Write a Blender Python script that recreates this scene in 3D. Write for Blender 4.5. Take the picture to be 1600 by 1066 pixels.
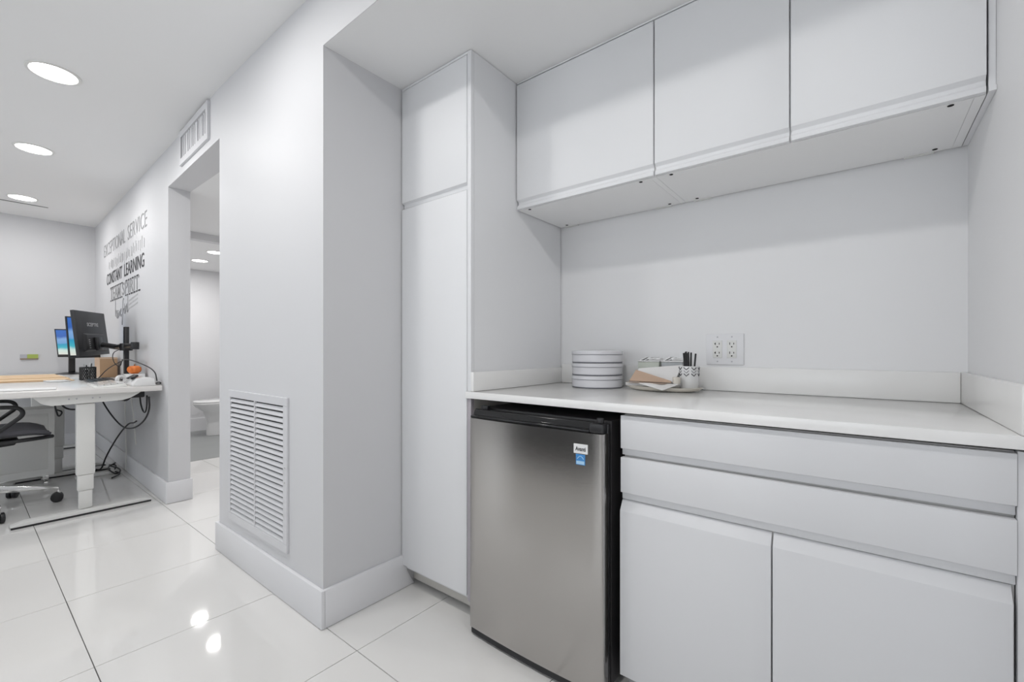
import bpy, bmesh, math, random
from mathutils import Vector, Matrix
random.seed(4)
for o in list(bpy.data.objects): bpy.data.objects.remove(o)
scene = bpy.context.scene
COL = scene.collection
PI = math.pi

# ---------------------------------------------------------------- camera, world, exposure
cam = bpy.data.cameras.new('camera'); camo = bpy.data.objects.new('camera', cam); COL.objects.link(camo)
cam.sensor_width = 36; cam.lens = 36 * 688.5 / 1600; cam.shift_y = -(548 - 533) / -1600.0
cam.clip_start = 0.02
camo.location = (0, 0, 1.07); camo.rotation_euler = (PI / 2, 0, math.radians(38.5))
scene.camera = camo
w = bpy.data.worlds.new('world'); scene.world = w; w.use_nodes = True
bg = w.node_tree.nodes['Background']; bg.inputs[0].default_value = (0.90, 0.95, 1, 1); bg.inputs[1].default_value = 2.55
scene.view_settings.view_transform = 'Standard'; scene.view_settings.look = 'None'
scene.view_settings.gamma = 1; scene.view_settings.exposure = -0.12; scene.view_settings.use_curve_mapping = False
LAMP = 7.1          # watts of each front row downlight
REAR = 1.0          # added rear row, fill light
BATH = 9.5
HALL = 10.5

# ---------------------------------------------------------------- materials
def mat(name, col, rough=0.5, metal=0.0, coat=0.0, bump=0.0, bscale=200, var=0.0, vscale=6, spec=0.5, emit=None, es=1.0, stretch=None, alpha=1.0):
    m = bpy.data.materials.new(name); m.use_nodes = True
    nt = m.node_tree; b = nt.nodes['Principled BSDF']
    b.inputs['Base Color'].default_value = (*col, 1); b.inputs['Roughness'].default_value = rough
    b.inputs['Metallic'].default_value = metal; b.inputs['Coat Weight'].default_value = coat
    b.inputs['Specular IOR Level'].default_value = spec
    tc = nt.nodes.new('ShaderNodeTexCoord'); mp = nt.nodes.new('ShaderNodeMapping')
    nt.links.new(tc.outputs['Object'], mp.inputs[0])
    if stretch: mp.inputs['Scale'].default_value = stretch
    if var:
        n = nt.nodes.new('ShaderNodeTexNoise'); n.inputs['Scale'].default_value = vscale; n.inputs['Detail'].default_value = 4
        nt.links.new(mp.outputs[0], n.inputs[0])
        mx = nt.nodes.new('ShaderNodeMix'); mx.data_type = 'RGBA'
        mx.inputs[6].default_value = (*[max(0, c * (1 - var)) for c in col], 1); mx.inputs[7].default_value = (*[min(1, c * (1 + var)) for c in col], 1)
        nt.links.new(n.outputs[0], mx.inputs[0]); nt.links.new(mx.outputs[2], b.inputs['Base Color'])
    if bump:
        n2 = nt.nodes.new('ShaderNodeTexNoise'); n2.inputs['Scale'].default_value = bscale; n2.inputs['Detail'].default_value = 3
        nt.links.new(mp.outputs[0], n2.inputs[0])
        bp = nt.nodes.new('ShaderNodeBump'); bp.inputs['Strength'].default_value = bump; bp.inputs['Distance'].default_value = 0.002
        nt.links.new(n2.outputs[0], bp.inputs['Height']); nt.links.new(bp.outputs[0], b.inputs['Normal'])
    if emit:
        b.inputs['Emission Color'].default_value = (*emit, 1); b.inputs['Emission Strength'].default_value = es
    return m

M = {}
M['wallin'] = mat('wall_paint_lit', (0.84, 0.84, 0.85), 0.55, bump=0.05, bscale=260)  # lighter copy of the wall paint; alcove brightness put into the colour
M['basecab'] = mat('cabinet_lacquer_shaded', (0.73, 0.733, 0.75), 0.5)  # darker copy of the cabinet lacquer; dimmer light low down put into colour
M['grille'] = mat('grille_enamel', (0.70, 0.70, 0.72), 0.4)
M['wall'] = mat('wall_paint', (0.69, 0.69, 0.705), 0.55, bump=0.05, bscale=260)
M['ceil'] = mat('ceiling_paint', (0.90, 0.90, 0.90), 0.8, bump=0.05, bscale=200)
M['trim'] = mat('trim_paint', (0.80, 0.80, 0.82), 0.32)
M['cab'] = mat('cabinet_lacquer', (0.83, 0.835, 0.85), 0.5)
M['cabdark'] = mat('cabinet_carcass', (0.62, 0.61, 0.60), 0.45)
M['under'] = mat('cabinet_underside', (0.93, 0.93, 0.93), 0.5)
M['quartz'] = mat('quartz', (0.90, 0.895, 0.885), 0.16, var=0.02, vscale=5)
M['splash'] = mat('quartz_splash', (0.86, 0.855, 0.845), 0.25, var=0.02, vscale=5)
M['tile'] = mat('polished_tile', (0.80, 0.79, 0.775), 0.045, var=0.012, vscale=3)
M['grout'] = mat('grout', (0.16, 0.155, 0.15), 0.9)
M['greyfloor'] = mat('grey_floor', (0.28, 0.29, 0.29), 0.4, var=0.08, vscale=3)
M['steel'] = mat('brushed_steel', (0.46, 0.445, 0.43), 0.17, metal=1.0, bump=0.04, bscale=60, stretch=(1, 1, 40))
M['black'] = mat('black_plastic', (0.018, 0.018, 0.020), 0.35)
M['blackgloss'] = mat('black_gloss', (0.012, 0.012, 0.013), 0.12)
M['fridgeblack'] = mat('fridge_enamel', (0.03, 0.028, 0.03), 0.4, bump=0.1, bscale=500)
M['blackmatt'] = mat('black_matt', (0.03, 0.03, 0.032), 0.7)
M['greyblack'] = mat('monitor_shell', (0.022, 0.023, 0.026), 0.42)
M['hole'] = mat('dark_hole', (0.01, 0.01, 0.01), 0.9)
M['void'] = mat('dark_duct', (0.10, 0.10, 0.11), 0.9)
M['filter'] = mat('duct_filter', (0.07, 0.07, 0.08), 0.9)
M['wmetal'] = mat('white_metal', (0.78, 0.78, 0.76), 0.35)
M['desk'] = mat('desk_laminate', (0.78, 0.76, 0.74), 0.25)
M['chrome'] = mat('chrome', (0.75, 0.75, 0.74), 0.15, metal=1)
M['porcelain'] = mat('porcelain', (0.80, 0.80, 0.80), 0.1)
M['enamel'] = mat('white_enamel', (0.70, 0.70, 0.73), 0.25)
M['rimgrey'] = mat('grey_rim', (0.16, 0.165, 0.19), 0.4)
M['paper'] = mat('paper', (0.82, 0.82, 0.82), 0.8)
M['napkin'] = mat('white_napkin', (0.80, 0.79, 0.78), 0.85, bump=0.3, bscale=300)
M['kraft'] = mat('kraft_napkin', (0.50, 0.36, 0.27), 0.85, bump=0.3, bscale=300)
M['cream'] = mat('cream_glaze', (0.72, 0.68, 0.61), 0.3)
M['sage'] = mat('sage_glaze', (0.55, 0.58, 0.52), 0.3)
M['greyglaze'] = mat('grey_glaze', (0.42, 0.44, 0.45), 0.3)
M['card'] = mat('cardboard', (0.50, 0.32, 0.19), 0.85, var=0.06, vscale=8)
M['cardlight'] = mat('cardboard_side', (0.66, 0.49, 0.36), 0.85, var=0.04, vscale=8)
M['manila'] = mat('manila', (0.83, 0.60, 0.38), 0.8)
M['orange'] = mat('pumpkin_orange', (0.75, 0.20, 0.035), 0.5, var=0.1, vscale=20)
M['stem'] = mat('pumpkin_stem', (0.25, 0.12, 0.05), 0.7)
M['ink'] = mat('black_vinyl', (0.04, 0.04, 0.045), 0.6)
M['inkgrey'] = mat('grey_vinyl', (0.36, 0.36, 0.37), 0.6)
M['inksoft'] = mat('dark_grey_vinyl', (0.12, 0.12, 0.125), 0.6)
M['inkpale'] = mat('pale_vinyl', (0.60, 0.60, 0.61), 0.6)
M['logo'] = mat('silver_print', (0.55, 0.55, 0.56), 0.4)
M['lime'] = mat('lime_plate', (0.42, 0.52, 0.12), 0.5)
M['greyplate'] = mat('grey_plate', (0.50, 0.50, 0.54), 0.5)
M['brown'] = mat('brown_strip', (0.30, 0.22, 0.15), 0.5)
M['blue'] = mat('blue_sticker', (0.06, 0.27, 0.62), 0.4)
M['skyblue'] = mat('light_blue_print', (0.42, 0.66, 0.88), 0.4)
M['seat'] = mat('seat_mesh', (0.10, 0.10, 0.115), 0.6, bump=0.3, bscale=800)
M['lamp'] = mat('lamp_diffuser', (0.9, 0.9, 0.9), 0.5, emit=(1, 0.985, 0.96), es=14)
M['edgeshade'] = mat('shaded_edge', (0.42, 0.39, 0.42), 0.4)  # shade on the panel edge below the counter, painted as colour
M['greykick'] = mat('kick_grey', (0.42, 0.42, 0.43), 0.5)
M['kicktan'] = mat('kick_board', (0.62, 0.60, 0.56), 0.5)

def screen_mat(name):
    m = bpy.data.materials.new(name); m.use_nodes = True; nt = m.node_tree
    b = nt.nodes['Principled BSDF']; tc = nt.nodes.new('ShaderNodeTexCoord'); sp = nt.nodes.new('ShaderNodeSeparateXYZ')
    nt.links.new(tc.outputs['Generated'], sp.inputs[0])
    n = nt.nodes.new('ShaderNodeTexNoise'); n.inputs['Scale'].default_value = 4; nt.links.new(tc.outputs['Generated'], n.inputs[0])
    ad = nt.nodes.new('ShaderNodeMath'); ad.operation = 'MULTIPLY_ADD'; ad.inputs[1].default_value = 0.12
    nt.links.new(n.outputs[0], ad.inputs[0]); nt.links.new(sp.outputs[2], ad.inputs[2])
    r = nt.nodes.new('ShaderNodeValToRGB'); nt.links.new(ad.outputs[0], r.inputs[0]); e = r.color_ramp.elements
    e[0].position = 0.05; e[0].color = (0.75, 0.75, 0.68, 1); e[1].position = 1.0; e[1].color = (0.03, 0.14, 0.50, 1)
    for p, c in ((0.22, (0.62, 0.78, 0.72, 1)), (0.32, (0.06, 0.45, 0.55, 1)), (0.47, (0.02, 0.32, 0.52, 1)), (0.52, (0.16, 0.36, 0.66, 1)), (0.68, (0.22, 0.40, 0.70, 1)), (0.8, (0.03, 0.12, 0.46, 1))):
        k = e.new(p); k.color = c
    b.inputs['Base Color'].default_value = (0.02, 0.02, 0.02, 1); b.inputs['Roughness'].default_value = 0.3
    nt.links.new(r.outputs[0], b.inputs['Emission Color']); b.inputs['Emission Strength'].default_value = 1.0
    return m
M['screen'] = screen_mat('beach_wallpaper_screen')

# ---------------------------------------------------------------- mesh helpers
class MB:
    def __init__(s): s.bm = bmesh.new()
    def verts(s, pts, faces):
        vs = [s.bm.verts.new(p) for p in pts]
        for f in faces:
            try: s.bm.faces.new([vs[i] for i in f])
            except ValueError: pass
        return s
    def box(s, x0, x1, y0, y1, z0, z1):
        p = [(x, y, z) for x in (x0, x1) for y in (y0, y1) for z in (z0, z1)]
        return s.verts(p, [(0, 1, 3, 2), (4, 6, 7, 5), (0, 4, 5, 1), (2, 3, 7, 6), (0, 2, 6, 4), (1, 5, 7, 3)])
    def obox(s, c, ax, ay, az, dx, dy, dz):
        c = Vector(c); A = [Vector(a).normalized() * d / 2 for a, d in ((ax, dx), (ay, dy), (az, dz))]
        p = [c + i * A[0] + j * A[1] + k * A[2] for i in (-1, 1) for j in (-1, 1) for k in (-1, 1)]
        return s.verts(p, [(0, 1, 3, 2), (4, 6, 7, 5), (0, 4, 5, 1), (2, 3, 7, 6), (0, 2, 6, 4), (1, 5, 7, 3)])
    def hexa(s, bot, top):
        n = len(bot)
        return s.verts(list(bot) + list(top), [tuple(range(n))[::-1], tuple(range(n, 2 * n))] + [(i, (i + 1) % n, n + (i + 1) % n, n + i) for i in range(n)])
    def prism(s, poly, a, b, axis='z'):
        # poly in the other two axes, in cyclic order
        def mk(p, t):
            return {'z': (p[0], p[1], t), 'x': (t, p[0], p[1]), 'y': (p[0], t, p[1])}[axis]
        return s.hexa([mk(p, a) for p in poly], [mk(p, b) for p in poly])
    def lathe(s, prof, c=(0, 0, 0), n=32, axis=(0, 0, 1), sx=1, sy=1):
        q = Vector((0, 0, 1)).rotation_difference(Vector(axis)); c = Vector(c)
        rings = []
        for r, z in prof:
            if r < 1e-6: rings.append([s.bm.verts.new(c + q @ Vector((0, 0, z)))])
            else: rings.append([s.bm.verts.new(c + q @ Vector((sx * r * math.cos(2 * PI * i / n), sy * r * math.sin(2 * PI * i / n), z))) for i in range(n)])
        for A, B in zip(rings, rings[1:]):
            for i in range(n):
                j = (i + 1) % n
                if len(A) == 1 and len(B) == 1: continue
                if len(A) == 1: f = (A[0], B[j], B[i])
                elif len(B) == 1: f = (A[i], A[j], B[0])
                else: f = (A[i], A[j], B[j], B[i])
                try: s.bm.faces.new(f)
                except ValueError: pass
        return s
    def cyl(s, c, r, z0, z1, n=24, axis=(0, 0, 1), r2=None):
        r2 = r if r2 is None else r2
        return s.lathe([(0, z0), (r, z0), (r2, z1), (0, z1)], c, n, axis)
    def tube(s, pts, r, n=8, closed=False, smooth=0):
        P = [Vector(p) for p in pts]
        for _ in range(smooth):
            Q = [P[0]]
            for a, b in zip(P, P[1:]): Q += [a * .75 + b * .25, a * .25 + b * .75]
            Q.append(P[-1]); P = Q
        rings = []; up = None
        for i, p in enumerate(P):
            d = (P[min(i + 1, len(P) - 1)] - P[max(i - 1, 0)])
            if d.length < 1e-9: d = Vector((0, 0, 1))
            d.normalize()
            if up is None: up = d.orthogonal().normalized()
            up = (up - d * up.dot(d))
            up = up.normalized() if up.length > 1e-6 else d.orthogonal().normalized()
            v = d.cross(up); rr = r if not callable(r) else r(i / max(1, len(P) - 1))
            rings.append([s.bm.verts.new(p + rr * (math.cos(2 * PI * k / n) * up + math.sin(2 * PI * k / n) * v)) for k in range(n)])
        for A, B in zip(rings, rings[1:]):
            for k in range(n): s.bm.faces.new((A[k], A[(k + 1) % n], B[(k + 1) % n], B[k]))
        s.bm.faces.new(rings[0][::-1]); s.bm.faces.new(rings[-1])
        return s
    def build(s, name, m, parent=None, bevel=0, seg=2, smooth=None, **props):
        bm = s.bm
        bmesh.ops.recalc_face_normals(bm, faces=bm.faces[:])
        if bevel:
            es = [e for e in bm.edges if len(e.link_faces) == 2 and e.calc_face_angle(0) > math.radians(30)]
            bmesh.ops.bevel(bm, geom=es, offset=bevel, segments=seg, affect='EDGES', profile=0.5, clamp_overlap=True)
        off = Vector((0, 0, 0)); p = parent
        if parent is not None:
            while p is not None: off += p.location; p = p.parent
            loc = Vector((0, 0, 0))
            org = off
        else:
            xs = [v.co for v in bm.verts]
            org = Vector(((min(v.x for v in xs) + max(v.x for v in xs)) / 2, (min(v.y for v in xs) + max(v.y for v in xs)) / 2, min(v.z for v in xs)))
            loc = org
        bmesh.ops.translate(bm, verts=bm.verts[:], vec=-org)
        me = bpy.data.meshes.new(name); bm.to_mesh(me); bm.free()
        me.materials.append(M[m] if isinstance(m, str) else m)
        if bevel or smooth:
            for pl in me.polygons: pl.use_smooth = True
            me.set_sharp_from_angle(angle=math.radians(smooth or (40 if bevel else 30)))
        o = bpy.data.objects.new(name, me); COL.objects.link(o); o.location = loc
        if parent is not None: o.parent = parent
        for k, v in props.items(): o[k] = v
        return o

def tag(o, label, cat=None, group=None, kind=None):
    o['label'] = label
    if cat: o['category'] = cat
    if group: o['group'] = group
    if kind: o['kind'] = kind
    return o
def thing(name, loc, label, cat, group=None):
    o = bpy.data.objects.new(name, None); COL.objects.link(o); o.location = loc; o.empty_display_size = 0.05
    return tag(o, label, cat, group)
def dup(root, dloc, label, group=None):
    r = root.copy(); COL.objects.link(r); r.location = root.location + Vector(dloc); r['label'] = label
    if group: r['group'] = group
    for ch in list(root.children):
        c = ch.copy(); COL.objects.link(c); c.parent = r
        for g in list(ch.children):
            d = g.copy(); COL.objects.link(d); d.parent = c
    return r
def struct(name, mb, m, label, **k):
    return tag(mb.build(name, m, **k), label, None, None, 'structure')
def text_mesh(name, s, m, parent, origin, xdir, updir, width, height, thick=0.0006, fatten=0.0, spacing=1.0):
    cu = bpy.data.curves.new(name, 'FONT'); cu.body = s; cu.extrude = 0.5; cu.offset = fatten; cu.space_character = spacing
    cu.resolution_u = 3
    t = bpy.data.objects.new('tmp', cu); COL.objects.link(t)
    bpy.context.view_layer.update()
    me = bpy.data.meshes.new_from_object(t.evaluated_get(bpy.context.evaluated_depsgraph_get()))
    bpy.data.objects.remove(t); bpy.data.curves.remove(cu)
    X = [v.co.x for v in me.vertices]; Y = [v.co.y for v in me.vertices]
    x0, x1, y0, y1 = min(X), max(X), min(Y), max(Y)
    xd = Vector(xdir).normalized(); ud = Vector(updir).normalized(); nd = xd.cross(ud); og = Vector(origin)
    off = Vector((0, 0, 0)); p = parent
    while p is not None: off += p.location; p = p.parent
    base = og if parent is None else off
    for v in me.vertices:
        q = og + xd * (v.co.x - x0) / (x1 - x0) * width + ud * (v.co.y - y0) / (y1 - y0) * height + nd * (v.co.z + 0.5) * thick
        v.co = q - base
    me.materials.clear(); me.materials.append(M[m])
    o = bpy.data.objects.new(name, me); COL.objects.link(o)
    if parent is None: o.location = og
    else: o.parent = parent
    return o

# ---------------------------------------------------------------- structure
ZC = 2.49; ZS = 2.25; ZH = 2.216
# wall planes
YW = 0.878
XL = -6.93; YR = -3.2; XR = 2.4
B = MB()
fl = struct('floor', B.box(XL - .1, XR + .1, YR - .1, 3.0, -0.12, -0.010), 'grout', 'glossy white large format tiled floor with thin dark joints')
TX, TY, OX, OY = 0.62, 0.598, -0.79, 0.885
tm = MB().box(-TX / 2 + .0013, TX / 2 - .0013, -TY / 2 + .0013, TY / 2 - .0013, -0.010, 0.0)
t0 = None
for i in range(-10, 6):
    for j in range(-7, 4):
        cx = OX + (i + .5) * TX; cy = OY + (j + .5) * TY
        if cx > XR + .25 or cx < XL - .25 or cy < YR - .25: continue
        if cy > 2.1 and not (-5.2 < cx < -2.6): continue
        if cy > 1.25 and cx < -5.15: continue
        if cx > .5 and cy > 1.2: continue
        if -2.5 < cx < -1.9 and cy > 1.2: continue
        if t0 is None:
            t0 = tm.build('tile', 'tile', fl, bevel=0.0006, seg=1); o = t0
        else:
            o = t0.copy(); COL.objects.link(o); o.parent = fl
        o.location = Vector((cx, cy, 0)) - fl.location
# mesh of the tile was shifted by the floor origin: undo
for v in t0.data.vertices: v.co += fl.location
struct('floor_bathroom', MB().box(-6.93, -5.06, 1.11, 2.95, -0.009, 0.0025), 'greyfloor', 'matt grey bathroom floor beyond the doorway')

struct('ceiling', MB().box(XL - .1, XR + .1, YR - .1, 1.08, ZC, ZC + .1), 'ceil', 'flat white main ceiling with round downlights')
struct('wall_bulkhead', MB().box(-1.63, 0.25, YW, YW + .002, ZS, ZC + .02), 'wall', 'white bulkhead face above the alcove, flush with the column')
struct('ceiling_alcove', MB().box(-1.63, 0.25, YW + .0022, 1.95, ZS - .0002, ZC), 'ceil', 'lowered white ceiling over the kitchenette alcove')
struct('ceiling_hall', MB().box(-5.0395, -2.715, 1.0452, 2.95, ZH, ZC), 'ceil', 'low white ceiling of the passage behind the opening')
struct('ceiling_bathroom', MB().box(-6.95, -5.1205, 1.10, 2.95, 2.147, 2.25), 'ceil', 'white bathroom ceiling seen through the opening')

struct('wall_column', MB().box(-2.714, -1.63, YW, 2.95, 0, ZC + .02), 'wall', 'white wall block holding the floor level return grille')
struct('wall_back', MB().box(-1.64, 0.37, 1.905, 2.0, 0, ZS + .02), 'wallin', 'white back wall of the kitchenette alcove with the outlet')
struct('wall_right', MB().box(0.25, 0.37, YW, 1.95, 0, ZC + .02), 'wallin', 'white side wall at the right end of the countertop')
struct('wall_pier', MB().box(0.37, XR + .1, YW, YW + .12, 0, ZC + .02), 'wall', 'white wall continuing right of the alcove')
lw = [(-3.80, .915), (XL, .985), (XL, 1.11), (-3.80, 1.045)]
struct('wall_left', MB().prism(lw, 0, ZC + .02), 'wall', 'white wall behind the desk carrying black vinyl lettering')
struct('wall_header', MB().prism([(-2.714, YW), (-3.80, .915), (-3.80, 1.045), (-2.714, 1.045)], ZH, ZC + .02), 'wall', 'white header above the opening under the supply grille')
struct('wall_far', MB().box(XL - .12, XL, YR - .1, 2.95, 0, ZC + .02), 'wall', 'white end wall beyond the desks')
struct('wall_hall_end', MB().box(-6.95, -2.70, 2.9, 3.0, 0, ZC), 'wall', 'white wall at the end of the passage')
struct('wall_bathroom_header', MB().box(-5.12, -5.04, 1.05, 2.9, 2.147, ZC), 'wall', 'white header above the bathroom doorway')
struct('wall_side', MB().box(XR, XR + .12, YR, YW + .1, 0, ZC + .02), 'wall', 'white side wall behind the camera')
# unseen rear wall; wide openings added to let in fill light
wb = MB()
wb.box(XL, XR, YR - .12, YR, 0, .5).box(XL, XR, YR - .12, YR, 2.2, ZC + .02)
for a, b in ((XL, -6.0), (-4.0, -3.4), (-1.4, -.6), (1.4, XR)): wb.box(a, b, YR - .12, YR, .5, 2.2)
struct('wall_rear', wb, 'wall', 'white wall behind the camera, openings added for fill light')
for k, (a, b) in enumerate(((-6.0, -4.0), (-3.4, -1.4), (-.6, 1.4))):
    wf = MB()
    for x in (a, (a + b) / 2 - .025, b - .05): wf.box(x, x + .05, YR - .08, YR - .03, .5, 2.2)
    wf.box(a, b, YR - .08, YR - .03, .5, .55).box(a, b, YR - .08, YR - .03, 2.15, 2.2)
    struct('fill_window_%d' % (k + 1), wf, 'wmetal', 'white frame in an added, unseen opening that gives fill light')

# baseboards
BH, BT = 0.148, 0.016
def bb_prof(y, z0=0): return [(y, 0), (y - BT, 0), (y - BT, BH - .006), (y - BT + .006, BH), (y, BH)]
struct('baseboard_column', MB().prism([(-2.714 - BT, YW), (-2.714 - BT, YW - BT), (-1.63 + BT, YW - BT), (-1.63 + BT, YW), (-1.63, YW), (-2.714, YW)], 0.002, BH), 'trim', 'tall white baseboard below the return grille', bevel=.0025)
struct('baseboard_alcove', MB().prism([(1.31, 0.002), (1.29, .03), (1.268, .075), (1.26, .11), (1.258, BH), (YW, BH), (YW, 0.002)], -1.63, -1.63 + BT, 'x'), 'trim', 'short tall white baseboard with a curved end beside the tall cabinet', bevel=.002)
struct('baseboard_opening', MB().box(-2.714 - BT, -2.714, YW, 2.9, 0.002, BH), 'trim', 'white baseboard on the passage side of the column')
d = Vector((XL + 3.80, .07, 0)).normalized()
struct('baseboard_left', MB().prism([(XL + BT, .983), (-3.80, .915), (-3.80, .915 - BT), (XL + BT, .983 - BT)], 0.002, BH), 'trim', 'white baseboard along the wall behind the desk', bevel=.002)
struct('baseboard_jamb', MB().box(-3.80, -3.80 + BT, .899, 1.055, 0.002, BH), 'trim', 'white baseboard wrapping the end of the wall at the opening', bevel=.002)
struct('baseboard_far', MB().box(XL, XL + BT, YR, .96, 0.002, BH), 'trim', 'white baseboard at the foot of the far wall')
struct('baseboard_bathroom', MB().box(XL, XL + BT, 1.12, 2.9, 0.003, .17), 'trim', 'white baseboard inside the bathroom')

# ---------------------------------------------------------------- downlights
def area(parent, name, size, watts, col=(1, .985, .965), z=-0.02, shape='DISK', spread=180):
    l = bpy.data.lights.new(name, 'AREA'); l.shape = shape; l.size = size; l.energy = watts; l.color = col; l.spread = math.radians(spread)
    o = bpy.data.objects.new(name, l); COL.objects.link(o); o.parent = parent; o.location = (0, 0, z); return o
def downlight(x, y, z, watts, label, group='round ceiling downlights', r=.086):
    t = thing('ceiling_light', (x, y, z), label, 'ceiling light', group)
    MB().lathe([(r, -.001), (r + .004, -.006), (r + .016, -.005), (r + .018, 0), (r, 0)], (x, y, z), 40).build('trim_ring', 'wmetal', t, smooth=40)
    MB().lathe([(0, -.0035), (r, -.0035), (r, -.0005), (0, -.0005)], (x, y, z), 40).build('diffuser', 'lamp', t)
    area(t, 'lamp', 2 * r * .95, watts, z=-.012)
    return t
downlight(-3.236, .305, ZC, LAMP, 'round recessed ceiling light nearest the camera, largest of the three in view')
downlight(-4.56, .332, ZC, LAMP, 'round recessed ceiling light in the middle of the row of three')
downlight(-6.10, .372, ZC, LAMP, 'round recessed ceiling light nearest the far wall, beside the slot diffuser')
for k, (x, y, lb) in enumerate(((-1.85, .27, 'round ceiling light in front of the column, above the frame'), (-.45, .27, 'round ceiling light in front of the fridge, above the frame'), (.95, .27, 'round ceiling light right of the camera, above the frame'),
                  (-5.4, -1.5, 'added unseen fill light of the rear row near the far wall'), (-3.6, -1.5, 'second added unseen fill light of the rear row'), (-1.8, -1.5, 'third added unseen fill light of the rear row'), (0.0, -1.5, 'added unseen fill light of the rear row behind the camera'), (1.6, -1.5, 'last added unseen fill light of the rear row'))):
    downlight(x, y, ZC, REAR if y < 0 else LAMP, lb)  # the rear row is unseen, added as fill light
downlight(-6.2, 1.80, 2.147, BATH, 'round bathroom ceiling light left of the pair seen through the opening', 'bathroom ceiling lights', .075)
downlight(-5.55, 1.76, 2.147, BATH, 'round bathroom ceiling light right of the pair seen through the opening', 'bathroom ceiling lights', .075)
downlight(-3.9, 1.9, ZH, HALL, 'added unseen fill light in the passage behind the column', 'passage ceiling light', .075)  # unseen lamp added to brighten the passage
sd = thing('slot_diffuser', (-6.33, .38, ZC), 'thin dark linear air slot in the ceiling near the far wall', 'air vent')
MB().box(-6.337, -6.323, -.5, .557, ZC - .002, ZC - .0005).build('slot', 'hole', sd)
MB().box(-6.342, -6.337, -.5, .56, ZC - .004, ZC).build('frame', 'wmetal', sd)

# ---------------------------------------------------------------- grilles
vg = thing('return_grille', (-2.23, YW, .20), 'large white louvred return air grille low on the column wall', 'air vent')
x0, x1, z0, z1 = -2.560, -1.912, .205, .868; fx = .036
f = MB()
f.box(x0, x1, YW - .010, YW, z1 - fx, z1).box(x0, x1, YW - .010, YW, z0, z0 + fx).box(x0, x0 + fx * .6, YW - .010, YW, z0 + fx, z1 - fx).box(x1 - fx, x1, YW - .010, YW, z0 + fx, z1 - fx)
f.build('frame', 'grille', vg, bevel=.0012, seg=1)
MB().box(x0 + .01, x1 - .01, YW - .0015, YW - .0005, z0 + .01, z1 - .01).build('backing', 'hole', vg)
NS = 24; zz0, zz1 = z0 + fx, z1 - fx; st = (zz1 - zz0) / NS
for k in range(NS):
    z = zz0 + (k + .5) * st
    prof = [(YW - .0090, z - st * .36), (YW - .0020, z + st * .22), (YW - .0020, z + st * .12), (YW - .0080, z - st * .48)]
    MB().prism(prof, x0 + fx * .6, x1 - fx, 'x').build('slat', 'grille', vg)
MB().box(-2.246, -2.236, YW - .0098, YW - .001, zz0, zz1).build('mullion', 'grille', vg)
for z in (z0 + .3, z1 - .3): MB().cyl((x1 - fx * .5, YW - .010, z), .004, 0, .002, 10, (0, -1, 0)).build('screw', 'chrome', vg)

sg = thing('supply_grille', (-3.16, .89, 2.26), 'white supply air grille above the opening, close to the ceiling', 'air vent')
def yh(x): return YW + (-2.714 - x) * (.037 / 1.086)
x0, x1, z0, z1 = -3.455, -2.875, 2.262, 2.478
def sl(xa, xb, za, zb, d0, d1):
    return MB().prism([(xa, yh(xa) - d1), (xb, yh(xb) - d1), (xb, yh(xb) - d0), (xa, yh(xa) - d0)], za, zb)
f = sl(x0, x1, z1 - .038, z1, 0, .014); g_ = [(x0, x1, z0, z0 + .038), (x0, x0 + .03, z0 + .038, z1 - .038), (x1 - .035, x1, z0 + .038, z1 - .038)]
for a in g_: f.prism([(a[0], yh(a[0]) - .014), (a[1], yh(a[1]) - .014), (a[1], yh(a[1])), (a[0], yh(a[0]))], a[2], a[3])
f.build('frame', 'grille', sg)
sl(x0 + .02, x1 - .02, z0 + .02, z1 - .02, .0005, .002).build('backing', 'filter', sg)
for k in range(15):
    xa = x0 + .045 + k * .0335 + random.uniform(-.003, .003)
    MB().prism([(xa, yh(xa) - .0060), (xa + .012 + .004 * (k % 3), yh(xa) - .0045), (xa + .012 + .004 * (k % 3), yh(xa) - .003), (xa, yh(xa) - .0045)], z0 + .038, z1 - .038).build('slat', 'grille', sg)

# ---------------------------------------------------------------- wall lettering
ld = Vector((XL + 3.80, .07, 0)).normalized() * -1      # towards +x along the wall
def lpt(x, z, out=.0015): return Vector((x, .915 + (-3.80 - x) * (.07 / 3.13) - out, z))
def lettering(s, xa, xb, za, zb, m, label, fat=0, split=.5, sp=1.0):
    # reading left to right runs towards +x on this wall; each word is a part
    up = Vector((0, 0, 1)); t = thing('wall_lettering', tuple(lpt((xa + xb) / 2, za)), label, 'wall lettering', 'vinyl wall lettering')
    L = xb - xa; gap = .06 * L; w1, w2 = s.split()
    for wd, a, b in ((w1, xa, xa + (L - gap) * split), (w2, xa + (L - gap) * split + gap, xb)):
        text_mesh('word', wd, m, t, lpt(a, za), (lpt(b, 0) - lpt(a, 0)).normalized(), up, (lpt(b, 0) - lpt(a, 0)).length, zb - za, thick=.0008, fatten=fat, spacing=sp)
    return t
lettering('EXCEPTIONAL SERVICE', -6.33, -4.42, 2.055, 2.185, 'inkgrey', 'thin grey vinyl lettering reading EXCEPTIONAL SERVICE, top line on the wall', fat=-.012, sp=1.05, split=.6)
o = lettering('CONSTANT LEARNING', -6.17, -4.51, 1.745, 1.862, 'ink', 'bold black vinyl lettering reading CONSTANT LEARNING on the wall', fat=.004, split=.5)
o = lettering('TEAM SPIRIT', -5.97, -4.69, 1.583, 1.698, 'inkgrey', 'black slab vinyl lettering reading TEAM SPIRIT between dotted lines', fat=.008, split=.42)
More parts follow.
